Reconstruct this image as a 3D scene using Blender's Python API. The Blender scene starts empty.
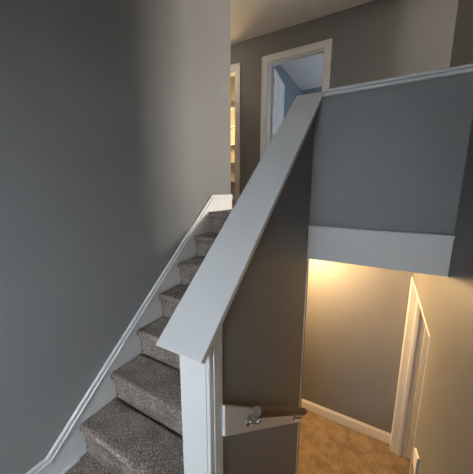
import bpy, bmesh, math, random
from mathutils import Vector, Matrix, noise
R = math.radians
scene = bpy.context.scene
col = scene.collection

# ------------------------------------------------------------ camera
cam_d = bpy.data.cameras.new('camera'); cam = bpy.data.objects.new('camera', cam_d); col.objects.link(cam)
YAW, PITCH, ROLL, F = R(-29.536), R(-10.32), R(0.209), 260.19
fw = Vector((math.sin(YAW)*math.cos(PITCH), math.cos(YAW)*math.cos(PITCH), math.sin(PITCH)))
rt = Vector((math.cos(YAW), -math.sin(YAW), 0)); up = rt.cross(fw)
rt2 = rt*math.cos(ROLL)+up*math.sin(ROLL); up2 = -rt*math.sin(ROLL)+up*math.cos(ROLL)
m = Matrix((rt2, up2, -fw)).transposed().to_4x4(); m.translation = Vector((0, 0, 1.5376)); cam.matrix_world = m
cam_d.sensor_fit = 'HORIZONTAL'; cam_d.sensor_width = 36; cam_d.lens = F/473*36; cam_d.clip_start = .02
scene.camera = cam

# ------------------------------------------------------------ light
w = bpy.data.worlds.new('world'); scene.world = w; w.use_nodes = True
w.node_tree.nodes['Background'].inputs[0].default_value = (.75, .87, 1, 1)
w.node_tree.nodes['Background'].inputs[1].default_value = 1.0
def area(name, loc, target, sx, sy, power, colr, spread=180):
    d = bpy.data.lights.new(name, 'AREA'); d.shape = 'RECTANGLE'; d.size = sx; d.size_y = sy
    d.energy = power; d.color = colr; d.spread = R(spread)
    o = bpy.data.objects.new(name, d); col.objects.link(o); o.location = loc
    o.rotation_euler = (Vector(target)-Vector(loc)).to_track_quat('-Z', 'Z').to_euler(); return o
def point(name, loc, power, colr, rad=.08):
    d = bpy.data.lights.new(name, 'POINT'); d.energy = power; d.color = colr; d.shadow_soft_size = rad
    o = bpy.data.objects.new(name, d); col.objects.link(o); o.location = loc; return o
area('entry_daylight', (.10, -2.5, 2.0), (-.9, 1.0, .5), 1.7, 1.6, 410, (.765, .872, 1))
area('living_daylight', (3.55, 4.39, 2.75), (-1.4, 1.95, 2.3), .4, 1.3, 395, (1, .94, .86))
area('front_daylight', (1.78, -1.05, 2.6), (.2, 3.84, 2.9), .6, 1.2, 58, (1, .97, .91))
area('bedroom_daylight', (.4, 5.4, 2.6), (-1.6, 5.2, 3.0), 1.0, 1.2, 22, (.66, .80, 1))
point('basement_lamp', (-.72, 2.66, .88), 108, (1, .655, .32), .09)
point('closet_lamp', (-2.45, 4.02, 2.6), 16, (1, .70, .36), .05)
point('hall_lamp', (-2.6, 3.0, 3.4), 9, (1, .86, .70), .12)
vs = scene.view_settings; vs.view_transform = 'Standard'; vs.look = 'None'; vs.exposure = .06; vs.gamma = 1
vs.use_curve_mapping = False

# ------------------------------------------------------------ materials
def mat(name, c, rough=.6, bump=0, scale=200, spec=.4):
    M = bpy.data.materials.new(name); M.use_nodes = True; n = M.node_tree.nodes; l = M.node_tree.links
    b = n['Principled BSDF']; b.inputs['Roughness'].default_value = rough; b.inputs['Specular IOR Level'].default_value = spec
    tc = n.new('ShaderNodeTexCoord'); nz = n.new('ShaderNodeTexNoise'); nz.inputs['Scale'].default_value = scale
    nz.inputs['Detail'].default_value = 3; l.new(tc.outputs['Object'], nz.inputs['Vector'])
    big = n.new('ShaderNodeTexNoise'); big.inputs['Scale'].default_value = 2.5; l.new(tc.outputs['Object'], big.inputs['Vector'])
    cr = n.new('ShaderNodeValToRGB'); cr.color_ramp.elements[0].position = .3; cr.color_ramp.elements[1].position = .7
    cr.color_ramp.elements[0].color = (*[x*.96 for x in c], 1); cr.color_ramp.elements[1].color = (*[min(1, x*1.04) for x in c], 1)
    l.new(big.outputs['Fac'], cr.inputs['Fac']); l.new(cr.outputs['Color'], b.inputs['Base Color'])
    if bump:
        bp = n.new('ShaderNodeBump'); bp.inputs['Strength'].default_value = bump; bp.inputs['Distance'].default_value = .002
        l.new(nz.outputs['Fac'], bp.inputs['Height']); l.new(bp.outputs['Normal'], b.inputs['Normal'])
    return M
def carpet_mat(name, dark, mid, light, scale=150):
    M = bpy.data.materials.new(name); M.use_nodes = True; n = M.node_tree.nodes; l = M.node_tree.links
    b = n['Principled BSDF']; b.inputs['Roughness'].default_value = .95; b.inputs['Specular IOR Level'].default_value = .05
    tc = n.new('ShaderNodeTexCoord')
    nz = n.new('ShaderNodeTexNoise'); nz.inputs['Scale'].default_value = scale; nz.inputs['Detail'].default_value = 4; nz.inputs['Roughness'].default_value = .75
    l.new(tc.outputs['Object'], nz.inputs['Vector'])
    cr = n.new('ShaderNodeValToRGB'); e = cr.color_ramp.elements
    e[0].position = .36; e[0].color = (*dark, 1); e[1].position = .64; e[1].color = (*light, 1)
    k = e.new(.5); k.color = (*mid, 1)
    l.new(nz.outputs['Fac'], cr.inputs['Fac'])
    p = n.new('ShaderNodeTexNoise'); p.inputs['Scale'].default_value = 9; p.inputs['Detail'].default_value = 2; l.new(tc.outputs['Object'], p.inputs['Vector'])
    mr = n.new('ShaderNodeMapRange'); mr.inputs['From Min'].default_value = .35; mr.inputs['From Max'].default_value = .65
    mr.inputs['To Min'].default_value = .74; mr.inputs['To Max'].default_value = 1.12; l.new(p.outputs['Fac'], mr.inputs['Value'])
    mx = n.new('ShaderNodeVectorMath'); mx.operation = 'SCALE'; l.new(cr.outputs['Color'], mx.inputs[0]); l.new(mr.outputs['Result'], mx.inputs['Scale'])
    l.new(mx.outputs['Vector'], b.inputs['Base Color'])
    bp = n.new('ShaderNodeBump'); bp.inputs['Strength'].default_value = .9; bp.inputs['Distance'].default_value = .008
    l.new(nz.outputs['Fac'], bp.inputs['Height']); l.new(bp.outputs['Normal'], b.inputs['Normal'])
    return M
WALL = mat('grey_wall_paint', (.206, .199, .186), .55, .25, 260)
CEIL = mat('ceiling_paint', (.76, .71, .65), .8, .5, 120)
WHITE = mat('white_trim_paint', (.81, .79, .745), .4, .05, 60)
CARPET = carpet_mat('stair_carpet', (.045, .036, .030), (.17, .138, .114), (.43, .36, .31), 105)
TAN = carpet_mat('basement_carpet', (.12, .08, .045), (.26, .185, .105), (.42, .31, .19), 90)
STEEL = mat('bracket_metal', (.62, .62, .62), .25); STEEL.node_tree.nodes['Principled BSDF'].inputs['Metallic'].default_value = .9
GLASS = bpy.data.materials.new('window_glass'); GLASS.use_nodes = True
g = GLASS.node_tree.nodes['Principled BSDF']; g.inputs['Transmission Weight'].default_value = 1; g.inputs['Roughness'].default_value = 0; g.inputs['IOR'].default_value = 1.02
WOOD = bpy.data.materials.new('dark_brown_wood'); WOOD.use_nodes = True
n = WOOD.node_tree.nodes; l = WOOD.node_tree.links; b = n['Principled BSDF']; b.inputs['Roughness'].default_value = .38; b.inputs['Specular IOR Level'].default_value = .3
tc = n.new('ShaderNodeTexCoord'); mp = n.new('ShaderNodeMapping'); mp.inputs['Scale'].default_value = (60, 4, 60)
nz = n.new('ShaderNodeTexNoise'); nz.inputs['Scale'].default_value = 2; cr = n.new('ShaderNodeValToRGB')
cr.color_ramp.elements[0].color = (.022, .009, .004, 1); cr.color_ramp.elements[1].color = (.075, .034, .015, 1)
l.new(tc.outputs['Object'], mp.inputs['Vector']); l.new(mp.outputs['Vector'], nz.inputs['Vector']); l.new(nz.outputs['Fac'], cr.inputs['Fac']); l.new(cr.outputs['Color'], b.inputs['Base Color'])

# ------------------------------------------------------------ helpers
def link(name, bm, m, parent=None, smooth=False, bev=0, seg=2):
    bmesh.ops.recalc_face_normals(bm, faces=bm.faces)
    me = bpy.data.meshes.new(name); bm.to_mesh(me); bm.free(); me.materials.append(m)
    o = bpy.data.objects.new(name, me); col.objects.link(o)
    if parent: o.parent = parent
    if smooth:
        for p in me.polygons: p.use_smooth = True
    if bev:
        mo = o.modifiers.new('bevel', 'BEVEL'); mo.width = bev; mo.segments = seg; mo.limit_method = 'ANGLE'
    return o
def struct(name, bm, m, **k):
    o = link(name, bm, m, **k); o['kind'] = 'structure'; return o
def tag(o, label, cat, group=None):
    o['label'] = label; o['category'] = cat
    if group: o['group'] = group
    return o
def empty(name, loc=(0, 0, 0)):
    o = bpy.data.objects.new(name, None); col.objects.link(o); o.location = loc; return o
def box(bm, x0, x1, y0, y1, z0, z1):
    v = [bm.verts.new((x, y, z)) for x in (x0, x1) for y in (y0, y1) for z in (z0, z1)]
    for f in ((0, 1, 3, 2), (4, 6, 7, 5), (0, 4, 5, 1), (2, 3, 7, 6), (0, 2, 6, 4), (1, 5, 7, 3)): bm.faces.new([v[i] for i in f])
    return bm
def B(*boxes):
    bm = bmesh.new()
    for b_ in boxes: box(bm, *b_)
    return bm
def prism(bm, pts, x0, x1):              # pts are (y, z), extruded along x
    a = [bm.verts.new((x0, y, z)) for y, z in pts]; c = [bm.verts.new((x1, y, z)) for y, z in pts]
    bm.faces.new(a); bm.faces.new(c[::-1]); k = len(pts)
    for i in range(k): bm.faces.new((a[i], c[i], c[(i+1) % k], a[(i+1) % k]))
    return bm
def tube(bm, pts, r, seg=16, caps=True):
    pts = [Vector(p) for p in pts]; rings = []
    for i, p in enumerate(pts):
        d = (pts[min(i+1, len(pts)-1)]-pts[max(i-1, 0)]).normalized()
        u = d.cross(Vector((0, 0, 1)) if abs(d.z) < .95 else Vector((1, 0, 0))).normalized(); v_ = d.cross(u)
        rr = r[i] if isinstance(r, (list, tuple)) else r
        rings.append([bm.verts.new(p+u*rr*math.cos(2*math.pi*k/seg)+v_*rr*math.sin(2*math.pi*k/seg)) for k in range(seg)])
    for a, c in zip(rings, rings[1:]):
        for k in range(seg): bm.faces.new((a[k], a[(k+1) % seg], c[(k+1) % seg], c[k]))
    if caps: bm.faces.new(rings[0][::-1]); bm.faces.new(rings[-1])
    return bm

# ------------------------------------------------------------ dimensions
XL, XR = -1.447, .319                    # stairwell side walls
H1, H2 = -.525, -.413                    # half wall between the flights
YN, YG, YB, YD, YE = .584, 1.675, 3.142, 3.84, -1.15
RISE, RUN, Y1 = .19, .2184, .668
H = 7*RISE                               # upper floor
Z0, ZB, ZC = -.03, -1.4, 3.727
FB = 1.097                               # underside of upper floor
SL = RISE/RUN
LW = 2.43                                # far end of left wall
CAPZ = lambda y: 1.071+(y-.506)*SL       # top of the sloped cap

# ------------------------------------------------------------ shell
struct('wall_left', B((XL-.12, XL, YE, LW, ZB, ZC)), WALL, bev=.012, seg=3)
struct('wall_middle', prism(bmesh.new(), [(YN, ZB), (YG, ZB), (YG, FB), (YG+.10, FB), (YG+.10, CAPZ(YG)-.03), (YG, CAPZ(YG)-.03), (YN, CAPZ(YN)-.03)], H1, H2), WALL)
DY0, DY1, DZ = 1.885, 3.05, .645          # opening in the basement right wall
struct('wall_right', B((XR, XR+.12, YE, DY0, ZB, FB), (XR, XR+.12, DY0, DY1, DZ, FB), (XR, XR+.12, DY1, YB, ZB, FB), (XR, XR+.12, YE, 2.595, FB, ZC)), WALL)
struct('wall_guard', B((H2, XR, YG, YG+.10, FB+.02, 2.07)), WALL)
struct('wall_basement', B((-2.6, 2.0, YB, YB+.1, ZB, FB)), WALL)
struct('wall_basement_side', B((-2.7, -2.6, 1.0, YB, ZB, FB), (2.0, 2.1, 1.0, YB, ZB, FB), (-2.6, H1, 2.12, 2.2, ZB, FB), (XR+.12, 2.0, 1.0, 1.1, ZB, FB)), WALL)
D0, D1, DT = -1.665, -.861, 3.35         # upstairs door opening
C0, C1 = -2.85, -2.20                   # closet opening
struct('wall_back', B((-4.2, C0, YD, YD+.12, H, ZC), (C0, C1, YD, YD+.12, DT, ZC), (C1, D0, YD, YD+.12, H, ZC), (D0, D1, YD, YD+.12, DT, ZC), (D1, .95, YD, YD+.12, H, ZC)), WALL)
struct('wall_living', B((.95, 1.07, YD, 6.3, H, ZC), (1.07, 3.6, 5.5, 5.6, H, ZC), (3.6, 3.7, YE, 4.1, H, ZC), (3.6, 3.7, 4.7, 5.6, H, ZC), (3.6, 3.7, 4.1, 4.7, H, 1.9), (3.6, 3.7, 4.1, 4.7, 3.5, ZC), (XR+.12, 1.3, YE-.1, YE, H, ZC), (2.3, 3.6, YE-.1, YE, H, ZC), (1.3, 2.3, YE-.1, YE, H, 1.95), (1.3, 2.3, YE-.1, YE, 3.25, ZC)), WALL)
struct('wall_hall', B((-4.3, -4.2, 2.3, YD, H, ZC), (-4.2, XL-.12, LW-.12, LW, H, ZC)), WALL)
struct('wall_entry', B((XL-.12, -1.35, YE-.12, YE, ZB, ZC), (.2, XR+.12, YE-.12, YE, ZB, ZC), (-1.35, .2, YE-.12, YE, 2.1, ZC), (-1.35, .2, YE-.12, YE, ZB, Z0)), WALL)
struct('wall_bedroom', B((-1.965, -1.845, YD+.12, 6.2, H, ZC), (-2.0, .95, 6.2, 6.3, H, ZC)), mat('bedroom_paint', (.20, .21, .235), .6, .2, 260))
struct('wall_closet', B((-3.0, -2.9, YD+.12, 4.5, H, ZC), (-2.9, -1.965, 4.5, 4.6, H, ZC)), mat('closet_paint', (.66, .58, .44), .6))
struct('ceiling', B((-4.3, 3.7, YE-.12, 6.3, ZC, ZC+.1)), CEIL)
struct('ceiling_basement', B((-2.6, H2, YG+.22, YB, FB+.001, FB+.02), (H2, 2.0, YG+.10, YB, FB+.001, FB+.02)), CEIL)
# floors
struct('floor_landing', B((XL, XR, YE, .66, Z0-.22, Z0), (XL, H1, .66, .74, Z0-.22, Z0)), CARPET)
struct('floor_upper', B((-4.2, -.53, Y1+6*RUN+.02, YD, H-.21, H), (-.53, 3.6, 1.955, YD, H-.21, H), (H2, 3.6, YG+.1, 1.955, H-.21, H), (XR+.12, 3.6, YE, YG+.1, H-.21, H), (.95, 3.6, YD, 5.5, H-.21, H)), CARPET)
struct('floor_bedroom', B((-2.9, .95, YD, 6.2, H-.21, H-.001)), CARPET)
struct('floor_basement', B((-2.7, 2.1, .1, YB+.1, ZB-.1, ZB)), TAN)

# ------------------------------------------------------------ carpeted flights
def step_mesh(x0, x1, depth, rise, seed, tail):
    """one carpet-wrapped tread and riser; nose at y=0, z=0; the tread runs towards +y"""
    prof = []
    prof.append((depth+tail, 0)); k = 10
    for i in range(1, k): prof.append((depth+tail-(depth+tail-.03)*i/k, 0))
    for i in range(9):                                  # padded bullnose
        a = math.pi/2+math.pi*i/8*.92
        prof.append((.022+.022*math.cos(a), -.024+.024*math.sin(a)))
    for i in range(1, 8): t = i/7; prof.append((.022+.012*math.sin(t*math.pi/2)-.004*t, -.052-(rise-.052)*t))
    bm = bmesh.new(); nx = 30; grid = []
    for j in range(nx+1):
        x = x0+(x1-x0)*j/nx; row = []
        for i, (y, z) in enumerate(prof):
            nn = noise.noise(Vector((x*9+seed*7, y*9, z*9)))*.006+noise.noise(Vector((x*30+seed, y*30, z*30)))*.003
            s = 1 if 0 < i < len(prof)-1 else .3
            dy = -nn*s if z < -.005 else 0; dz = nn*s if z >= -.03 else 0
            row.append(bm.verts.new((x, y+dy, z+dz)))
        grid.append(row)
    for a, c in zip(grid, grid[1:]):
        for i in range(len(prof)-1): bm.faces.new((a[i], c[i], c[i+1], a[i+1]))
    bl = [bm.verts.new((x, depth+tail, -rise)) for x in (x0, x1)]
    bm.faces.new(grid[0]+[bl[0]]); bm.faces.new(grid[-1][::-1]+[bl[1]])
    bm.faces.new([bl[0], bl[1]]+[grid[-1][-1]]+[g_[-1] for g_ in grid[-2::-1]])
    bm.faces.new([bl[1], bl[0]]+[g_[0] for g_ in grid])
    return bm
st = empty('staircase', (0, Y1, Z0)); tag(st, 'speckled grey-brown carpeted stairs climbing beside the grey left wall', 'stairs')
for k in range(6):
    rz = RISE if k else RISE-Z0
    o = link('step', step_mesh(XL+.022, H1-.001, RUN+.03, rz-.001, k, 0), CARPET, st, smooth=True)
    o.location = (0, k*RUN, (k+1)*RISE-Z0)
o = link('step', step_mesh(XL+.022, H1-.006, .10, RISE-.001, 9, 0), CARPET, st, smooth=True); o.location = (0, 6*RUN, 7*RISE-Z0+.002)
lo = empty('floor_stairs', (0, .66, ZB)); lo['kind'] = 'structure'     # lower flight, below the frame
LR, LN = (Z0-ZB)/7, .218
for k in range(6):                                      # descending: nose faces +y
    o = link('step', step_mesh(-XR+.001, -H2-.016, LN+.03, LR-.001, 20+k, 0), CARPET, lo, smooth=True)
    o.rotation_euler = (0, 0, math.pi); o.location = (0, (k+1)*LN, Z0-(k+1)*LR-ZB)

# ------------------------------------------------------------ skirts, baseboards, casings
def sk(y, off): return RISE+off+(y-Y1)*SL
yt = Y1+(1.487-RISE-.091)/SL
base = [(yt, 1.487), (LW-.004, 1.487)]
def band(o0, o1, x0, x1):
    """strip following the flight, o0/o1 the lower and upper offsets from the nosing line"""
    up_ = [(.30, sk(.30, o1)) if sk(.30, o1) > Z0 else (Y1-(RISE+o1-Z0)/SL, Z0)]
    return up_, x0, x1
KZ = .135                                # top of the landing baseboard
yb = Y1-(RISE+.091-KZ)/SL                # where the slope dies into it
struct('trim_1', prism(bmesh.new(), [(YE, Z0), (Y1+.05, Z0), (Y1+.05, .02), (yt+.35, 1.33-.05), (LW-.004, 1.33), (LW-.004, 1.472), (yt+.01, 1.472), (yb+.01, KZ-.012), (YE, KZ-.012)], XL+.001, XL+.016), WHITE, bev=.002)
def moulding(name, d0, d1, t):
    # band between perpendicular-ish drops d0 (upper edge) and d1 (lower edge) below the skirt's top line
    k = .55
    return struct(name, prism(bmesh.new(), [(YE, KZ-d1), (yb+k*d1, KZ-d1), (yt+k*d1, 1.487-d1), (LW-.003, 1.487-d1), (LW-.003, 1.487-d0), (yt+k*d0, 1.487-d0), (yb+k*d0, KZ-d0), (YE, KZ-d0)], XL+.001, XL+t), WHITE, bev=.004, seg=3)
moulding('trim_2', 0, .020, .022)
moulding('trim_3', .022, .036, .027)
moulding('trim_4', .040, .050, .020)
struct('trim_10', prism(bmesh.new(), [(YE, Z0), (Y1-.012, Z0), (Y1-.012, Z0+.02), (YE, Z0+.02)], XL+.016, XL+.03), WHITE, bev=.006, seg=3)
# basement baseboard
def baseboard(name, bx, top):
    return struct(name, bx, WHITE, bev=.004)
baseboard('baseboard_back', B((-2.6, XR-.001, YB-.014, YB-.0005, ZB, ZB+.115), (-2.6, XR-.001, YB-.009, YB-.0005, ZB+.115, ZB+.138)), 0)
baseboard('baseboard_middle', B((H2+.0005, H2+.012, YG-.04, YG-.006, ZB, ZB+.1)), 0)
# corner bead at the end of the dividing wall below the fascia
struct('trim_5', B((H2-.006, H2+.006, YG-.006, YG+.006, ZB, FB-.001)), WHITE, bev=.002)
# cased opening with an open door in the basement right wall
struct('trim_6', B((XR-.012, XR+.135, DY1-.018, DY1, ZB, DZ), (XR-.014, XR-.0005, DY1, YB-.016, ZB, DZ+.02), (XR+.05, XR+.085, DY1-.032, DY1-.018, ZB, DZ-.018), (XR-.004, XR+.125, DY0, DY1-.018, DZ-.018, DZ), (XR, XR+.12, DY0, DY0+.015, ZB, DZ-.018)), WHITE, bev=.003)
# open door leaf seen through that opening
def door_leaf(name, width, height, handle=True, hinge_count=3):
    """leaf in the xz plane, hinge edge at x=0, six raised panels, thickness .035"""
    bm = bmesh.new(); T = .035
    st_, rl = .11, .12
    xs = [0, st_, width/2-.045, width/2+.045, width-st_, width]
    zs = [0, .22, .22+(height-.22)*.33, .22+(height-.22)*.33+rl, height*.78, height*.78+.1, height-rl, height]
    box(bm, 0, width, .008, T-.008, 0, height)
    for a, c in ((0, 1), (2, 3), (4, 5)):
        box(bm, xs[a], xs[c], 0, T, 0, height)
    for a, c in ((1, 2), (3, 4)):
        for z0_, z1_ in ((zs[0], zs[1]), (zs[2], zs[3]), (zs[4], zs[5]), (zs[6], zs[7])): box(bm, xs[a], xs[c], 0, T, z0_, z1_)
    o = struct(name, bm, WHITE, bev=.004)
    pb = bmesh.new()
    for a, c in ((1, 2), (3, 4)):
        for z0_, z1_ in ((zs[1], zs[2]), (zs[3], zs[4]), (zs[5], zs[6])): box(pb, xs[a]+.025, xs[c]-.025, .003, T-.003, z0_+.025, z1_-.025)
    p = link('door_panel', pb, WHITE, o, bev=.004)
    for z in (.25, height/2, height-.2)[:hinge_count]:
        hb = tube(bmesh.new(), [(-.004, -.004, z-.045), (-.004, -.004, z+.045)], .006, 10)
        box(hb, 0, .03, -.002, .0005, z-.045, z+.045); link('hinge', hb, STEEL, o)
    if handle:
        kb = tube(bmesh.new(), [(width-.07, 0, .95), (width-.07, -.035, .95), (width-.07, -.045, .95), (width-.07, -.06, .95), (width-.07, -.068, .95)], [.012, .012, .026, .027, .012], 16)
        tube(kb, [(width-.07, -.001, .95), (width-.07, -.008, .95)], .03, 16)
        link('door_knob', kb, STEEL, o, smooth=True)
    return o
d = door_leaf('door_1', .74, 2.0, hinge_count=0); d.location = (XR+.14, DY1-.03, ZB+.012)
# upstairs doorway
def casing(name, x0, x1, z1, y, cw=.085, jamb=.12):
    bm = B((x0-cw, x0, y-.016, y-.0005, H, z1+cw), (x1, x1+cw, y-.016, y-.0005, H, z1+cw), (x0, x1, y-.016, y-.0005, z1, z1+cw))
    box(bm, x0-cw, x0-cw+.022, y-.024, y-.016, H, z1+cw); box(bm, x1+cw-.022, x1+cw, y-.024, y-.016, H, z1+cw)
    box(bm, x0-cw+.022, x1+cw-.022, y-.024, y-.016, z1+cw-.022, z1+cw)
    t = .016
    box(bm, x0, x0+t, y, y+jamb, H, z1); box(bm, x1-t, x1, y, y+jamb, H, z1); box(bm, x0+t, x1-t, y, y+jamb, z1-t, z1)
    box(bm, x0+t, x0+t+.01, y+.045, y+.08, H, z1-t); box(bm, x1-t-.01, x1-t, y+.045, y+.08, H, z1-t); box(bm, x0+t, x1-t, y+.045, y+.08, z1-t-.01, z1-t)
    return struct(name, bm, WHITE, bev=.002)
casing('trim_7', D0, D1, DT, YD)
casing('trim_8', C0, C1, DT, YD, .088)
d2 = door_leaf('door_2', .765, 1.985); d2.location = (D0+.055, YD+.125, H+.012); d2.rotation_euler = (0, 0, R(98))
bb = B((C1+.088, D0-.085, YD-.014, YD-.0005, H, H+.1), (D1+.085, .95, YD-.014, YD-.0005, H, H+.1)); baseboard('baseboard_upper', bb, 0)
# closet shelves behind the second doorway
sh = empty('closet_shelving', (-2.5, 4.2, H)); tag(sh, 'pale shelving in the warmly lit closet at the end of the hall', 'shelves')
for z in (.35, .7, 1.02, 1.34, 1.66):
    o = link('shelf', B((-.398, .418, .17, .298, z, z+.02)), WHITE, sh, bev=.002)
o = link('side_panel', B((-.4, -.38, -.02, -.001, 0, 1.75), (.40, .42, -.02, -.001, 0, 1.75)), WHITE, sh)

# ------------------------------------------------------------ half wall woodwork
cw, m_ = .084, -.469
cl, cr_ = -.571, -.397
cap = prism(bmesh.new(), [(.506, CAPZ(.506)), (YG+.03, CAPZ(YG+.03)), (YG+.03, CAPZ(YG)-.0), (YG, CAPZ(YG)-.029), (.506+.016, CAPZ(.522)-.029)], cl, cr_)
for v in cap.verts:
    v.co.x += (.032 if v.co.x < -.5 else .026)*(v.co.y-.506)/1.2
tag(link('wall_cap', cap, WHITE, bev=.003), 'wide white sloping cap board on the half wall beside the stairs', 'wall cap')
ep = empty('end_panel', (m_, YN, Z0)); tag(ep, 'tall white panel facing the near end of the half wall', 'panel')
link('panel_face', prism(bmesh.new(), [(-.022, 0), (-.0005, 0), (-.0005, CAPZ(YN)-.031-Z0), (-.022, CAPZ(YN-.022)-.031-Z0)], H1-.002-m_, H2-.0105-m_), WHITE, ep, bev=.002)
link('side_casing', prism(bmesh.new(), [(-.022, 0), (-.0005, 0), (-.0005, CAPZ(YN)-.031-Z0), (-.022, CAPZ(YN-.022)-.031-Z0)], H2-.010-m_, H2+.003-m_), WHITE, ep, bev=.003)
link('side_casing', prism(bmesh.new(), [(-.002, 0), (.044, 0), (.044, CAPZ(YN+.044)-.031-Z0), (-.002, CAPZ(YN-.002)-.031-Z0)], H2+.0035-m_, H2+.0075-m_), WHITE, ep, bev=.001)
gc = empty('wall_cap', (0, YG, 2.068)); tag(gc, 'level white cap with moulding on top of the guard wall at right', 'wall cap')
link('cap_board', B((-.368, XR-.001, -.022, .125, .021, .036)), WHITE, gc, bev=.004, seg=3)
link('moulding', B((-.368, XR-.001, -.012, -.0005, .004, .0205), (H2+.018, XR-.001, -.0005, .10, .0035, .0205)), WHITE, gc, bev=.004, seg=3)
fa = empty('fascia', (0, YG, FB)); tag(fa, 'broad white fascia board under the grey guard wall above the basement opening', 'trim board')
link('board', B((H2+.001, XR-.001, -.018, -.0005, 0, .21)), WHITE, fa, bev=.003)
link('moulding', B((H2+.001, XR-.001, -.026, -.0005, .195, .218), (H2+.001, XR-.001, -.034, -.0005, .207, .218)), WHITE, fa, bev=.003)

# ------------------------------------------------------------ handrail
hr = empty('handrail', (H2, .625, .705)); tag(hr, 'round dark brown wooden handrail on a white backing board going down', 'handrail')
link('backing_board', prism(bmesh.new(), [(0, .016), (0, .136), (1.035, -.765), (1.035, -.845)], .0005, .018), WHITE, hr, bev=.003)
a = Vector((.07, .139, .023)); c = Vector((.07, .90, -.618)); dr = (c-a).normalized()
rb = tube(bmesh.new(), [a, a+dr*.004, a+dr*.2, a+dr*.5, c-dr*.004, c], [.017, .0205, .0205, .0205, .0205, .017], 24)
link('rail', rb, WOOD, hr, smooth=False, bev=0)
for t in (.045, .93):
    q = a.lerp(c, t); z_ = q.z
    k = tube(bmesh.new(), [(.0185, q.y, z_-.065), (.03, q.y, z_-.066), (.055, q.y, z_-.058), (.070, q.y, z_-.042), (.070, q.y, z_-.021)], .006, 10)
    tube(k, [(.018, q.y, z_-.065), (.023, q.y, z_-.065)], .022, 16)
    br = link('bracket', k, STEEL, hr, smooth=True)
sl = prism(bmesh.new(), [(1.79, -.09), (1.66, -.035), (1.67, -.085), (1.672, -.35), (1.69, -.35), (1.70, -.18), (1.775, -.18)], XR-.012, XR-.0005)  # small white sliver of irregular outline, set flat on the right wall
struct('white_sliver', sl, WHITE, bev=.002)

# ------------------------------------------------------------ entry door behind the viewer and living-room window
fr = struct('door_3', B((-1.35, -1.29, YE-.09, YE-.04, Z0, 2.1), (-.35, -.27, YE-.09, YE-.04, Z0, 2.1), (.14, .2, YE-.09, YE-.04, Z0, 2.1), (-1.29, -.35, YE-.09, YE-.04, Z0, .10), (-1.29, -.35, YE-.09, YE-.04, 2.02, 2.1), (-.27, .14, YE-.09, YE-.04, Z0, .10), (-.27, .14, YE-.09, YE-.04, 2.02, 2.1)), WHITE, bev=.003)
link('door_glass', B((-1.29, -.35, YE-.068, YE-.062, .10, 2.02)), GLASS, fr)
link('sidelight_glass', B((-.27, .14, YE-.068, YE-.062, .10, 2.02)), GLASS, fr)
def window(name, x0, x1, y0, y1, z0, z1):
    t = .045
    if x1-x0 > y1-y0: f = B((x0, x0+t, y0, y1, z0, z1), (x1-t, x1, y0, y1, z0, z1), (x0+t, x1-t, y0, y1, z0, z0+t), (x0+t, x1-t, y0, y1, z1-t, z1)); p = B((x0+t, x1-t, (y0+y1)/2-.002, (y0+y1)/2+.002, z0+t, z1-t))
    else: f = B((x0, x1, y0, y0+t, z0, z1), (x0, x1, y1-t, y1, z0, z1), (x0, x1, y0+t, y1-t, z0, z0+t), (x0, x1, y0+t, y1-t, z1-t, z1)); p = B(((x0+x1)/2-.002, (x0+x1)/2+.002, y0+t, y1-t, z0+t, z1-t))
    o = struct(name, f, WHITE); link('window_pane', p, GLASS, o)
window('window_1', 3.63, 3.67, 4.1, 4.7, 1.9, 3.5)
window('window_2', 1.3, 2.3, YE-.07, YE-.03, 1.95, 3.25)
